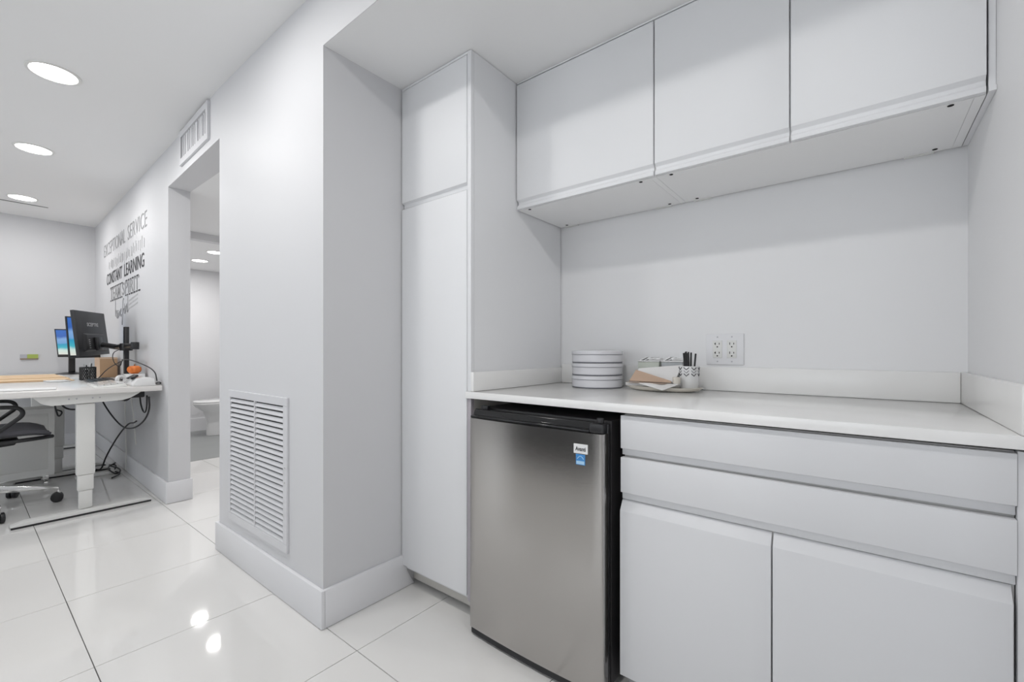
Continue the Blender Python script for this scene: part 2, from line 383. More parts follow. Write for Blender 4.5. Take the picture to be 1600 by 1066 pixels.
# slab bars above and below TEAM SPIRIT
sb = thing('lettering_dashes', (-5.2, .94, 1.57), 'rows of short black dashes above and below TEAM SPIRIT', 'wall lettering')
for zr in (1.700, 1.571):
    m_ = MB(); x = -5.97
    while x < -4.70:
        L = random.choice((.04, .05, .075))
        if not (-5.36 < x < -5.29):
            a, b = lpt(x, zr), lpt(x + L, zr)
            m_.obox((a + b) / 2 + Vector((0, -.0005, 0)), b - a, (0, 1, 0), (0, 0, 1), L, .0008, .013)
        x += L + .03
    m_.build('dash_row', 'ink', sb, kind='stuff')
# faint line between the first two
pf = thing('faint_lettering', (-5.3, .94, 1.9), 'faint pale unreadable lettering between the two top lines on the wall', 'wall lettering')
m_ = MB(); x = -6.05
while x < -4.50:
    h_ = random.uniform(.06, .10); wd = random.choice((.012, .012, .03))
    a = lpt(x, 1.94 + random.uniform(-.02, .02)); m_.obox(a, ld, (0, 1, 0), (0, 0, 1), wd, .0008, h_); x += wd + random.uniform(.02, .05)
m_.build('strokes', 'inkpale', pf, kind='stuff')
# handwriting
hw = thing('script_lettering', (-5.5, .95, 1.35), 'grey handwritten script lettering reading have fun under TEAM SPIRIT', 'wall lettering')
def stroke(p, m='inkgrey', r=.0035):
    MB().tube([lpt(a, b, .0015) for a, b in p], r, 5, smooth=2).build('stroke', m, hw)
stroke([(-5.70, 1.56), (-5.70, 1.38), (-5.69, 1.44), (-5.66, 1.47), (-5.64, 1.44), (-5.635, 1.38), (-5.60, 1.39)])
stroke([(-5.555, 1.45), (-5.60, 1.46), (-5.61, 1.40), (-5.58, 1.37), (-5.555, 1.45), (-5.55, 1.38), (-5.53, 1.40), (-5.51, 1.46), (-5.49, 1.38), (-5.465, 1.47), (-5.45, 1.42), (-5.42, 1.45), (-5.43, 1.47), (-5.45, 1.43), (-5.43, 1.38), (-5.40, 1.41)])
stroke([(-5.30, 1.54), (-5.33, 1.56), (-5.35, 1.50), (-5.35, 1.38), (-5.37, 1.30), (-5.39, 1.33), (-5.33, 1.44), (-5.29, 1.46)])
stroke([(-5.27, 1.50), (-5.275, 1.42), (-5.25, 1.40), (-5.22, 1.50), (-5.215, 1.40), (-5.19, 1.48), (-5.165, 1.50), (-5.15, 1.41), (-5.12, 1.43)])
stroke([(-5.13, 1.562), (-5.135, 1.41)])
sl_ = thing('small_lettering', (-4.9, .93, 1.43), 'small pale grey slanted lettering right of the handwriting', 'wall lettering')
m_ = MB()
for k in range(3):
    for q in range(9):
        a = lpt(-5.12 + q * .045, 1.44 + k * .035 + q * .004); m_.obox(a, ld, (0, 1, 0), (0, 0, 1), .028, .0008, .014)
m_.build('strokes', 'inkpale', sl_, kind='stuff')

# ---------------------------------------------------------------- tall cabinet
YF = 1.245; YD = YF + .02        # door faces / carcass front
XT0, XT1 = -1.628, -1.197
tc = thing('tall_cabinet', (-1.41, 1.55, 0), 'tall white handleless pantry cabinet between the column and the fridge', 'cabinet')
c_ = MB().box(XT0, XT1, YD + .001, 1.90, .085, ZS - .002); c_.build('body', 'cab', tc)
MB().box(XT1 - .019, XT1, YF + .002, YD + .001, .886, ZS - .002).build('side_edge', 'cab', tc, bevel=.001)
MB().box(XT1 - .019, XT1, YF + .002, YD + .001, .085, .8855).build('side_edge', 'edgeshade', tc, bevel=.001, label='panel edge with its shade painted grey purple')
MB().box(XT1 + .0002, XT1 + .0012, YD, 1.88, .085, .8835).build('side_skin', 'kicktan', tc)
MB().box(XT0, XT1 - .02, YF + .003, YD + .001, 2.238, ZS - .002).build('top_filler', 'cab', tc)
TD0, TD1 = XT0 + .004, XT1 - .0215
MB().prism([(YF, 2.234), (YF, 1.733), (YF + .013, 1.727), (YF + .013, 1.710), (YD, 1.710), (YD, 2.234)], TD0, TD1, 'x').build('door', 'cab', tc, bevel=.0012)
MB().prism([(YF, 1.701), (YF, .106), (YD, .106), (YD, 1.706), (YF + .006, 1.706)], TD0, TD1, 'x').build('door', 'cab', tc, bevel=.0012)
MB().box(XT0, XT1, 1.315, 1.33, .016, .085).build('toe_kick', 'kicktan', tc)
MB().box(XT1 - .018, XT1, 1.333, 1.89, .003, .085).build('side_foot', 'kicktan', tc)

# ---------------------------------------------------------------- base cabinet
XB0, XB1 = -0.574, 0.230; YB = 1.25
bc = thing('base_cabinet', (-.17, 1.55, 0), 'white handleless base cabinet with two wide drawers over two doors', 'cabinet')
MB().box(XB0 + .004, XB1, YB + .0225, 1.90, .085, .876).build('body', 'cabdark', bc)
def front(name, prof, a, b, bev=.0012): return MB().prism(prof, a, b, 'x').build(name, 'basecab', bc, bevel=bev)
yy = YB
for (t, b_, r_) in ((.874, .7745, .7535), (.7475, .642, .6195)):
    front('drawer_front', [(yy, t), (yy, b_), (yy + .013, b_ - .003), (yy + .013, r_), (yy + .02, r_), (yy + .02, t)], XB0, XB1)
dp = [(yy + .020, .6165), (yy + .018, .6145), (yy, .5855), (yy, .088), (yy + .022, .088), (yy + .022, .6165)]
front('door', dp, XB0 - .002, -.1775); front('door', dp, -.1735, XB1 - .005)
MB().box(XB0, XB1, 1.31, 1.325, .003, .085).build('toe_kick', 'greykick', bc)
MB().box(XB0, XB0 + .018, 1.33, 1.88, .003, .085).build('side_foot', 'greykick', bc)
MB().box(XB1 + .001, .2495, YB + .004, 1.27, .003, .878).build('filler_panel', 'basecab', bc)

# ---------------------------------------------------------------- countertop
ct = thing('countertop', (-.47, 1.57, .88), 'white quartz countertop over the fridge and base cabinet', 'countertop')
ZT = .91
MB().prism([(-1.2165, 1.236), (.2495, 1.236), (.2495, 1.9045), (-1.1965, 1.9045), (-1.1965, 1.2445), (-1.2165, 1.2445)], .884, ZT).build('slab', 'quartz', ct, bevel=.0012)
MB().box(-1.1805, .232, 1.885, 1.9045, ZT + .0008, 1.004).build('backsplash', 'splash', ct, bevel=.0015)
MB().box(-1.1965, -1.181, 1.245, 1.9045, ZT + .0008, .986).build('backsplash', 'splash', ct, bevel=.0015)
MB().box(.2325, .2495, 1.236, 1.9045, ZT + .0008, 1.004).build('backsplash', 'splash', ct, bevel=.0015)

# ---------------------------------------------------------------- wall cabinets
YU = 1.53
def wall_cab(x0, x1, seams, label):
    t = thing('wall_cabinet', ((x0 + x1) / 2, 1.7, 1.69), label, 'cabinet', 'white wall cabinets above the countertop')
    MB().box(x0, x1 - .0205, YU + .021, 1.896, 1.690, 2.243).build('body', 'under', t)
    xs = [x0] + seams + [x1]
    for a, b in zip(xs, xs[1:]):
        MB().prism([(YU, 2.236), (YU, 1.731), (YU + .013, 1.722), (YU + .013, 1.712), (YU + .003, 1.704), (YU + .003, 1.691), (YU + .02, 1.691), (YU + .02, 2.236)], a + .0022, b - .0022, 'x').build('door', 'cab', t, bevel=.001)
    MB().box(x1 - .0198, x1, YU + .021, 1.896, 1.690, 2.243).build('side_panel', 'under', t)
    for hx in (x0 + .05, x1 - .06):
        for hy in (1.562, 1.872):
            MB().cyl((hx, hy, 1.6897), .0065, -.0008, 0, 14).build('cam_hole', 'hole', t)
    for hx in (x0 + .03, x1 - .13):
        MB().box(hx, hx + .07, 1.890, 1.9035, 1.687, 1.6898).build('wall_clip', 'wmetal', t)
    return t
wall_cab(-1.1925, -.5775, [], 'white handleless wall cabinet with one wide door beside the tall cabinet')
wall_cab(-.5765, .2345, [-.168], 'white handleless two door wall cabinet over the outlet and right end')
fp = thing('filler_strip', (.23, 1.7, 1.69), 'white filler strip closing the gap between wall cabinet and right wall', 'filler strip')
MB().box(.2365, .2495, YU + .003, 1.896, 1.690, 1.702).build('bottom_strip', 'cab', fp)
MB().box(.2375, .2495, YU + .014, YU + .03, 1.7025, 2.243).build('strip', 'cab', fp)
MB().box(-1.1925, .2495, YU + .005, YU + .02, 2.2435, 2.2495).build('top_strip', 'cab', fp)

# ---------------------------------------------------------------- fridge
fr = thing('fridge', (-.89, 1.5, 0), 'compact fridge with stainless steel door and black body under the countertop', 'fridge')
FX0, FX1 = -1.160, -.606; FY = 1.198
MB().box(FX0 + .012, FX1 - .002, FY + .062, 1.78, .03, .852).build('body', 'fridgeblack', fr, bevel=.004)
# bowed door
def bow(x):
    u = (x - (FX0 + FX1) / 2) / ((FX1 - FX0) / 2); return -.010 * (1 - u * u)
n = 20; R = .012
front_pts = []
for k in range(n + 1):
    x = FX0 + R + (FX1 - FX0 - 2 * R) * k / n; front_pts.append((x, FY + bow(x)))
arcR = [(FX1 - R + R * math.sin(a), FY + R - R * math.cos(a) + bow(FX1 - R)) for a in [PI / 2 * i / 5 for i in range(1, 6)]]
arcL = [(FX0 + R - R * math.cos(a), FY + R - R * math.sin(a) + bow(FX0 + R)) for a in [PI / 2 * i / 5 for i in range(0, 5)]]
poly = arcL + front_pts + arcR + [(FX1, FY + .034), (FX0, FY + .034)]
MB().prism(poly, .036, .818).build('door', 'steel', fr, smooth=25)
MB().box(FX0 + .003, FX1 - .0005, FY + .0345, FY + .052, .034, .846).build('door_liner', 'black', fr, bevel=.003)
MB().box(FX0 + .012, FX1 - .012, FY + .0525, FY + .0615, .04, .84).build('gasket', 'blackmatt', fr)
# top rail with grip recess
MB().prism([(FY + .004, .8185), (FY + .004, .826), (FY + .020, .829), (FY + .026, .845), (FY + .034, .850), (FY + .034, .8185)], FX0 + .004, FX1 - .050, 'x').build('top_rail', 'blackgloss', fr, bevel=.0015)
MB().box(FX1 - .049, FX1 - .003, FY + .004, FY + .034, .8185, .848).build('end_cap', 'black', fr, bevel=.004)
MB().cyl((FX1 - .020, FY + .022, .848), .011, .0002, .016, 20).build('hinge_cap', 'black', fr, bevel=.002)
MB().box(FX0 + .03, FX0 + .06, FY + .036, FY + .055, .8465, .862).build('hinge_bracket', 'black', fr, bevel=.002)
MB().prism([(x, y + .007) for x, y in poly[:-2]] + [(FX1, FY + .05), (FX0, FY + .05)], .010, .0345).build('kick_strip', 'blackmatt', fr)
for x in (FX0 + .05, FX1 - .05):
    for y in (1.32, 1.72): MB().cyl((x, y, 0), .018, .0005, .03, 16).build('foot', 'black', fr)
# labels on the door
def onface(x, z, out): return Vector((x, FY + bow(x) - out, z))
lab = MB(); xa, xb = -.702, -.655
lab.hexa([onface(xa, .753, .0002), onface(xb, .753, .0002), onface(xb, .753, .0022), onface(xa, .753, .0022)], [onface(xa, .782, .0002), onface(xb, .782, .0002), onface(xb, .782, .0022), onface(xa, .782, .0022)])
lb = lab.build('brand_plate', 'paper', fr, label='small white name plate with black lettering')
text_mesh('lettering', 'Avanti', 'ink', lb, onface(xa + .006, .761, .0024), onface(xb, 0, 0) - onface(xa, 0, 0), (0, 0, 1), .035, .013, fatten=.02)
est = MB(); xa, xb = -.695, -.664
est.hexa([onface(xa, .718, .0002), onface(xb, .718, .0002), onface(xb, .718, .0012), onface(xa, .718, .0012)], [onface(xa, .7505, .0002), onface(xb, .7505, .0002), onface(xb, .7505, .0012), onface(xa, .7505, .0012)])
es_ = est.build('energy_sticker', 'blue', fr, label='blue energy rating sticker')
MB().tube([onface(-.690 + .022 * k / 8, .736 + .009 * math.sin(PI * k / 8), .0016) for k in range(9)], .0011, 5).build('swoosh', 'skyblue', es_)
MB().hexa([onface(xa + .002, .720, .0013), onface(xb - .002, .720, .0013), onface(xb - .002, .720, .0016), onface(xa + .002, .720, .0016)], [onface(xa + .002, .730, .0013), onface(xb - .002, .730, .0013), onface(xb - .002, .730, .0016), onface(xa + .002, .730, .0016)]).build('text_band', 'skyblue', es_)

# ---------------------------------------------------------------- outlet
ot = thing('wall_outlet', (-.43, 1.905, 1.014), 'white double gang wall outlet above the countertop', 'outlet')
MB().box(-.4985, -.361, 1.899, 1.9048, 1.014, 1.137).build('cover_plate', 'trim', ot, bevel=.002)
for cx in (-.456, -.403):
    r_ = MB().box(cx - .0175, cx + .0175, 1.8965, 1.8988, 1.041, 1.110).build('receptacle', 'wmetal', ot, bevel=.0012)
    q = MB()
    for cz in (1.094, 1.058):
        q.box(cx - .0085, cx - .0060, 1.8960, 1.8964, cz - .001, cz + .008).box(cx + .0060, cx + .0085, 1.8960, 1.8964, cz, cz + .007)
        q.cyl((cx, 1.8964, cz - .009), .0028, 0, .0004, 10, (0, -1, 0))
    if cx < -.43:
        for cz in (1.094, 1.058): q.box(cx - .0110, cx - .0060, 1.8960, 1.8964, cz + .002, cz + .005)
    q.build('slots', 'hole', r_, kind='stuff')
    for z in (1.0265, 1.1245): MB().cyl((cx, 1.8988, z), .003, 0, .001, 12, (0, -1, 0)).build('screw', 'greyplate', ot)

# ---------------------------------------------------------------- tins on the counter
def tin(z, label):
    c = (-.918, 1.758, z)
    t = thing('round_tin', c, label, 'tin', 'stacked round white tins')
    R = .109; H = .0535
    MB().lathe([(0, .0002), (R - .004, .0002), (R - .001, .004), (R, .008), (R, H - .017), (0, H - .017)], c, 64).build('body', 'enamel', t, smooth=35)
    MB().lathe([(R - .004, .0003), (R + .0006, .0015), (R + .0008, .0042), (R - .001, .0045)], c, 64).build('base_band', 'rimgrey', t, smooth=35)
    MB().lathe([(R + .0012, H - .0175), (R + .0016, H - .016), (R + .0016, H - .003), (R - .002, H - .0005), (0, H - .0003), (0, H - .0165), (R, H - .0168)], c, 64).build('lid', 'enamel', t, smooth=35)
    MB().lathe([(R + .0014, H - .0182), (R + .0022, H - .0178), (R + .0022, H - .0166), (R + .0014, H - .0162)], c, 64).build('rim_line', 'rimgrey', t, smooth=35)
for k, s_ in enumerate(('bottom round white tin of the stack on the countertop', 'middle round white tin of the stack on the countertop', 'top round white tin of the stack on the countertop')):
    tin(ZT + k * .0535, s_)

# ---------------------------------------------------------------- tray and its load
tr = thing('serving_tray', (-.622, 1.752, ZT), 'oval cream serving tray holding napkins and a cup on the countertop', 'tray')
MB().lathe([(0, .0003), (.105, .0003), (.135, .006), (.150, .0165), (.152, .0175), (.147, .0180), (.130, .010), (.100, .005), (0, .005)], (-.622, 1.752, ZT), 56, sx=1, sy=.52).build('dish', 'cream', tr, smooth=50)
def sheet(name, m, pts, thick, label, cat, group=None, nrm=None, layers=1):
    P_ = [Vector(p) for p in pts]
    nv = Vector(nrm) if nrm else (P_[1] - P_[0]).cross(P_[-1] - P_[0]).normalized()
    t = thing(name, tuple(min((p for p in P_), key=lambda p: p.z)), label, cat, group)
    for k in range(layers):
        a = nv * thick * k * 1.15; jit = Vector((random.uniform(-.0015, .0015) * k, random.uniform(-.001, .001) * k, 0))
        MB().hexa([p + a + jit for p in P_], [p + a + nv * thick + jit for p in P_]).build('ply', m, t, bevel=min(.0006, thick * .3), seg=1)
    return t
ZP = ZT + .019
sheet('paper_napkin', 'napkin', [(-.760, 1.702, ZP + .000), (-.600, 1.690, ZP + .001), (-.535, 1.770, ZP + .001), (-.700, 1.800, ZP + .001)], .0022, 'flat white folded napkins lying lowest on the tray', 'napkin', layers=4)
sheet('paper_napkin', 'napkin', [(-.690, 1.665, ZP + .0125), (-.590, 1.650, ZP - .010), (-.545, 1.700, ZP + .0115), (-.640, 1.712, ZP + .0125)], .002, 'pinkish white napkin with a corner drooping over the tray front', 'napkin')
sheet('paper_napkin', 'napkin', [(-.742, 1.745, ZP + .014), (-.572, 1.735, ZP + .016), (-.560, 1.800, ZP + .080), (-.745, 1.806, ZP + .062)], .0025, 'large white napkin propped up behind the brown napkin', 'napkin', layers=2)
sheet('brown_napkin', 'kraft', [(-.742, 1.700, ZP + .016), (-.570, 1.690, ZP + .017), (-.572, 1.697, ZP + .022), (-.728, 1.735, ZP + .060)], .0015, 'brown paper napkin folded to a point, propped on the white ones', 'napkin', layers=3)
sheet('brown_napkin', 'kraft', [(-.752, 1.692, ZP + .0125), (-.600, 1.672, ZP + .0135), (-.585, 1.690, ZP + .0135), (-.730, 1.715, ZP + .0125)], .0014, 'thin brown napkin edge between the white napkins', 'napkin')
# cup with chevrons
cc = (-.527, 1.768, ZT + .0125)
cu = thing('patterned_cup', cc, 'white cup with black chevron pattern holding black stirrers', 'cup')
MB().lathe([(0, 0), (.030, 0), (.033, .004), (.0365, .086), (.0362, .0875), (.0345, .086), (.0315, .006), (0, .005)], cc, 40).build('body', 'porcelain', cu, smooth=40)
for row, (za, mm) in enumerate(((.074, 'ink'), (.062, 'inkgrey'), (.050, 'ink'))):
    chev = MB()
    for k in range(8):
        a0 = 2 * PI * k / 8
        pts = []
        for q, dz in ((-.27, .009), (0, 0), (.27, .009)):
            a = a0 + q; rr = .0332 + (.0365 - .0332) * ((za + dz) / .086) + .0006; pts.append(Vector(cc) + Vector((rr * math.cos(a), rr * math.sin(a), za + dz)))
        chev.tube(pts, .0017, 5)
    chev.build('chevron_band', mm, cu, kind='stuff')
sticks = [(-.012, .0, -.016, .004, .062), (-.006, -.008, -.010, -.006, .066), (-.009, .01, -.012, .012, .060), (.0, .004, -.004, .004, .064), (-.002, -.012, -.001, -.014, .060), (.003, .012, .002, .018, .062), (-.016, .006, -.024, .01, .060), (.017, .0, .025, -.002, .058)]
wh = ('leftmost', 'tallest', 'rear left', 'middle', 'front middle', 'rear middle', 'most slanted left', 'separate rightmost')
for k, (bx, by, tx, ty, hh) in enumerate(sticks):
    a = Vector(cc) + Vector((bx * .8, by * .8, .0075)); b = Vector(cc) + Vector((tx, ty, .078 + hh))
    o = MB().tube([a, b], .0034, 8).build('drink_stirrer', 'blackmatt')
    tag(o, '%s black stirrer standing in the chevron cup' % wh[k], 'stirrer', 'black stirrers in the cup')
sc = (-.557, 1.712, ZP + .0145)
tt = tag(MB().lathe([(0, 0), (.013, 0), (.014, .003), (.0155, .024), (.0145, .0245), (.0125, .004), (0, .003)], sc, 24).build('small_cup', 'cream', smooth=40), 'tiny cream cup in front of the chevron cup on the tray', 'cup')
# caddies behind
def caddy(x0, x1, m, label, tilt):
    t = thing('sachet_holder', ((x0 + x1) / 2, 1.855, ZT), label, 'holder', 'sachet holders behind the tray')
    y0, y1, z1 = 1.832, 1.880, 1.022
    MB().hexa([(x0 + .006, y0 + .004, ZT + .0005), (x1 - .006, y0 + .004, ZT + .0005), (x1 - .006, y1 - .003, ZT + .0005), (x0 + .006, y1 - .003, ZT + .0005)], [(x0, y0, z1), (x1, y0, z1), (x1, y1, z1), (x0, y1, z1)]).build('body', m, t, bevel=.003)
    MB().box(x0 - .001, x1 + .001, y0 - .001, y1 + .001, z1 + .0002, z1 + .006).build('rim', 'porcelain', t, bevel=.002)
    return z1 + .0065, x0, x1
for (x0, x1, m, lb, nm) in ((-.762, -.668, 'sage', 'pale green rectangular sachet holder behind the napkins', 'green'), (-.660, -.572, 'greyglaze', 'grey rectangular sachet holder right of the green one', 'grey')):
    zt, a, b = caddy(x0, x1, m, lb, 0)
    for k in range(4):
        xx = a + .012 + k * (b - a - .03) / 3.2
        o = MB().obox((xx + .008, 1.856 + (k % 2) * .004, zt + .0065), (1, .2 * (-1) ** k, .55 - .2 * k), (0, 1, 0), (-.55 + .2 * k, 0, 1), .030, .030, .0045).build('sachet', 'paper', bevel=.001)
        tag(o, '%s white paper sachet lying on top of the %s holder' % (('leftmost', 'second', 'third', 'rightmost')[k], nm), 'sachet', 'sachets on the %s holder' % nm)

# ---------------------------------------------------------------- desks
ZD = .822
def desk(x0, x1, label, near=True):
    t = thing('standing_desk', ((x0 + x1) / 2, .53, 0), label, 'desk', 'white standing desks along the wall')
    MB().box(x0, x1, .150, .905, ZD - .036, ZD).build('tabletop', 'desk', t, bevel=.003)
    for x in (x1 - .09, x0 + .09):
        MB().prism([(.28, ZD - .0365), (.80, ZD - .0365), (.785, ZD - .050), (.74, ZD - .078), (.70, ZD - .090), (.36, ZD - .098), (.32, ZD - .082), (.295, ZD - .055)], x + .005, x + .035, 'x').build('side_bracket', 'wmetal', t, bevel=.002)
        for yb in (.44, .475, .55, .585):
            MB().cyl((x + .0352, yb, ZD - .062), .0045, 0, .002, 10, (1, 0, 0)).build('bolt', 'greyplate', t)
        MB().box(x - .035, x + .015, .476, .566, .258, ZD - .099).build('leg', 'wmetal', t, bevel=.006)
        MB().box(x - .030, x + .011, .482, .560, .155, .2575).build('leg_middle', 'wmetal', t, bevel=.006)
        MB().box(x - .026, x + .007, .488, .554, .036, .1545).build('leg_inner', 'wmetal', t, bevel=.006)
        MB().prism([(.192, .012), (.192, .018), (.25, .034), (.80, .034), (.858, .018), (.858, .012)], x - .035, x + .035, 'x').build('foot', 'wmetal', t, bevel=.004)
        MB().box(x - .033, x + .033, .195, .855, .001, .0115).build('foot_pad', 'black', t)
    MB().box(x0 + .1, x1 - .13, .62, .66, ZD - .075, ZD - .037).build('cross_beam', 'wmetal', t)
    return t
desk(-5.43, -3.90, 'white standing desk with thick telescopic leg nearest the opening')
desk(-6.90, -5.46, 'white standing desk against the far wall behind the first')

def on_desk(name, mb, m, label, cat, group=None, bevel=0, smooth=None):
    return tag(mb.build(name, m, bevel=bevel, smooth=smooth), label, cat, group)

def monitor(name, corners, th, label, screen_back, screen=True, logo=False, back='greyblack', bez=.016):
    # corners: TL, TR, BR, BL as the camera sees them; visible side has the normal (TR-TL)x(TL-BL) pointing to the camera
    TL, TR, BR, BL = [Vector(c) for c in corners]
    nv = (BR - BL).cross(TL - BL).normalized()
    if nv.dot(Vector((0, 0, 1.07)) - BL) < 0: nv = -nv
    cen = (TL + BR) / 2
    t = thing(name, tuple(cen), label, 'monitor', 'computer monitors over the desks')
    MB().hexa([p - nv * th for p in (BL, BR, TR, TL)], [BL, BR, TR, TL]).build('case', back, t, bevel=.003)
    f_ = lambda a, b: BL + (BR - BL) * a + (TL - BL) * b + nv * .0012
    if screen:
        MB().hexa([f_(bez, bez * 2.2) - nv * .0008, f_(1 - bez, bez * 2.2) - nv * .0008, f_(1 - bez, 1 - bez) - nv * .0008, f_(bez, 1 - bez) - nv * .0008], [f_(bez, bez * 2.2), f_(1 - bez, bez * 2.2), f_(1 - bez, 1 - bez), f_(bez, 1 - bez)]).build('screen', 'screen', t)
    return t, nv, (BL, BR, TR, TL)
# front monitor seen from behind
mt, nv, (BL, BR, TR, TL) = monitor('monitor', [(-4.766, .554, 1.386), (-5.322, .815, 1.401), (-5.281, .847, 1.041), (-4.725, .586, 1.026)], .022, 'large black monitor seen from behind on a clamp arm over the desk', True, screen=False)
f_ = lambda a, b, o=0: BL + (BR - BL) * a + (TL - BL) * b + nv * o
MB().hexa([f_(.12, .08, .0002), f_(.88, .08, .0002), f_(.84, .50, .0002), f_(.16, .50, .0002)], [f_(.16, .12, .018), f_(.84, .12, .018), f_(.80, .46, .018), f_(.20, .46, .018)]).build('rear_housing', 'black', mt, bevel=.003)
MB().hexa([f_(.03, .04, -.0235), f_(.97, .04, -.0235), f_(.97, .97, -.0235), f_(.03, .97, -.0235)], [f_(.03, .04, -.0225), f_(.97, .04, -.0225), f_(.97, .97, -.0225), f_(.03, .97, -.0225)]).build('screen', 'screen', mt)
text_mesh('lettering', 'SCEPTRE', 'logo', mt, f_(.34, .66, .0012), BR - BL, TL - BL, .23, .030, fatten=.02)
for k in range(5): MB().hexa([f_(.24, .16 + .045 * k, .0182), f_(.28, .16 + .045 * k, .0182), f_(.28, .175 + .045 * k, .0182), f_(.24, .175 + .045 * k, .0182)], [f_(.24, .16 + .045 * k, .0192), f_(.28, .16 + .045 * k, .0192), f_(.28, .175 + .045 * k, .0192), f_(.24, .175 + .045 * k, .0192)]).build('port_label', 'logo', mt)
# second and third, screens facing this way
monitor('monitor', [(-5.385, .580, 1.368), (-5.523, .800, 1.372), (-5.500, .820, 1.008), (-5.362, .600, 1.004)], .014, 'middle monitor with blue beach wallpaper, partly behind the black one', False, bez=.03)
t3, nv3, c3 = monitor('monitor', [(-6.461, .611, 1.292), (-6.40, .845, 1.292), (-6.37, .855, 1.005), (-6.433, .633, 1.005)], .03, 'farthest small monitor with blue beach wallpaper at the left', False, bez=.04)
st_ = thing('monitor_stand', (-6.50, .78, ZD), 'black oval monitor stand on the far desk', 'stand')
MB().lathe([(0, .0005), (.12, .0005), (.12, .006), (.05, .02), (0, .022)], (-6.53, .74, ZD), 32, sx=1, sy=1.0).build('base', 'black', st_, smooth=40)
MB().box(-6.53, -6.49, .72, .77, ZD + .02, 1.10).build('neck', 'black', st_, bevel=.004)
# arm pole
ap = thing('monitor_stand', (-4.79, .865, ZD), 'black clamp pole with horizontal monitor arm at the back of the desk', 'monitor stand')
MB().box(-4.83, -4.75, .835, .895, ZD + .0005, ZD + .014).build('clamp_base', 'black', ap, bevel=.003)
MB().box(-4.815, -4.765, .855, .885, ZD + .0145, 1.268).build('pole', 'black', ap, bevel=.004)
MB().cyl((-4.79, .87, 1.10), .042, -.03, .03, 24).build('collar', 'black', ap, bevel=.003)
MB().tube([(-4.40, .855, 1.11), (-4.60, .862, 1.108), (-4.80, .868, 1.105)], .022, 12).build('arm', 'black', ap)
MB().cyl((-4.42, .855, 1.108), .026, -.028, .028, 20).build('arm_joint', 'black', ap, bevel=.003)
MB().tube([(-4.80, .845, 1.105), (-4.92, .835, 1.10), tuple(f_(.5, .22, .05))], .022, 12).build('arm', 'black', ap)
MB().obox(f_(.5, .25, .030), BR - BL, TL - BL, nv, .11, .11, .018).build('mount_plate', 'black', ap, bevel=.002)

# cardboard box
cb = thing('cardboard_box', (-5.62, .80, ZD), 'brown cardboard box on the desk under the monitors', 'box')
MB().box(-5.70, -5.46, .808, .930, ZD + .0005, ZD + .185).build('carton', 'card', cb, bevel=.001)
MB().box(-5.6995, -5.4605, .8068, .8078, ZD + .001, ZD + .184).build('side_panel', 'cardlight', cb)
MB().box(-5.4598, -5.4592, .8085, .9295, ZD + .172, ZD + .184).build('tape', 'cardlight', cb)
# pencil cup
pc = (-5.10, .680, ZD)
pk = thing('pencil_cup', pc, 'black wire mesh pencil cup beside the cardboard box', 'pencil cup')
cup = MB().lathe([(0, .001), (.050, .001), (.050, .004), (0, .004)], pc, 24)
for k in range(22):
    for sg_ in (1, -1):
        cup.tube([Vector(pc) + Vector((.05 * math.cos(2 * PI * k / 22 + sg_ * q * .25), .05 * math.sin(2 * PI * k / 22 + sg_ * q * .25), .004 + q * .026)) for q in range(5)], .0034, 5)
cup.build('mesh_wall', 'blackmatt', pk, kind='stuff')
MB().lathe([(.049, .104), (.053, .104), (.053, .111), (.049, .111), (.049, .104)], pc, 24).build('rim', 'black', pk)
for k, (dx, dy, m_, nm) in enumerate(((.02, .01, 'paper', 'white'), (-.02, .02, 'black', 'black'), (.0, -.02, 'logo', 'grey'), (.025, -.01, 'black', 'slim black'))):
    o = MB().tube([Vector(pc) + Vector((dx * .4, dy * .4, .006)), Vector(pc) + Vector((dx * 1.3, dy * 1.3, .145 - .006 * k))], .0045, 8).build('pen', m_)
    tag(o, '%s pen standing in the mesh pencil cup' % nm, 'pen', 'pens in the pencil cup')
# keyboards, phone, etc
kb = thing('keyboard', (-4.85, .69, ZD), 'black keyboard lying in front of the cardboard box', 'keyboard')
MB().hexa([(-4.40, .60, ZD + .0005), (-4.44, .76, ZD + .0005), (-4.98, .80, ZD + .0005), (-4.92, .63, ZD + .0005)], [(-4.40, .60, ZD + .012), (-4.44, .76, ZD + .020), (-4.98, .80, ZD + .022), (-4.92, .63, ZD + .012)]).build('case', 'black', kb, bevel=.002)
ks = MB()
for i in range(14):
    for j in range(4):
        a = Vector((-4.425 - i * .0365, .622 + j * .034 + i * .0022, ZD + .0155 + j * .0022)); ks.obox(a, (1, 0, 0), (0, 1, 0), (0, 0, 1), .031, .028, .006)
ks.build('keys', 'greyblack', kb, kind='stuff')
wk = thing('keyboard', (-4.12, .66, ZD), 'white keyboard at the desk edge left of the phone', 'keyboard')
MB().hexa([(-3.96, .560, ZD + .0005), (-3.94, .72, ZD + .0005), (-4.38, .74, ZD + .0005), (-4.40, .58, ZD + .0005)], [(-3.965, .563, ZD + .008), (-3.945, .715, ZD + .022), (-4.38, .735, ZD + .022), (-4.395, .585, ZD + .010)]).build('case', 'wmetal', wk, bevel=.002)
ks = MB()
for i in range(11):
    for j in range(4): ks.obox((-3.99 - i * .036, .592 + j * .034, ZD + .0155 + j * .0034), (1, 0, 0), (0, 1, .1), (0, -.1, 1), .030, .027, .006)
ks.build('keys', 'porcelain', wk, kind='stuff')
ph = thing('desk_phone', (-4.05, .80, ZD), 'white wedge shaped desk phone at the corner of the desk', 'phone')
MB().prism([(.748, ZD + .0005), (.748, ZD + .014), (.775, ZD + .052), (.835, ZD + .060), (.868, ZD + .050), (.876, ZD + .0005)], -4.20, -3.93, 'x').build('base', 'porcelain', ph, bevel=.004)
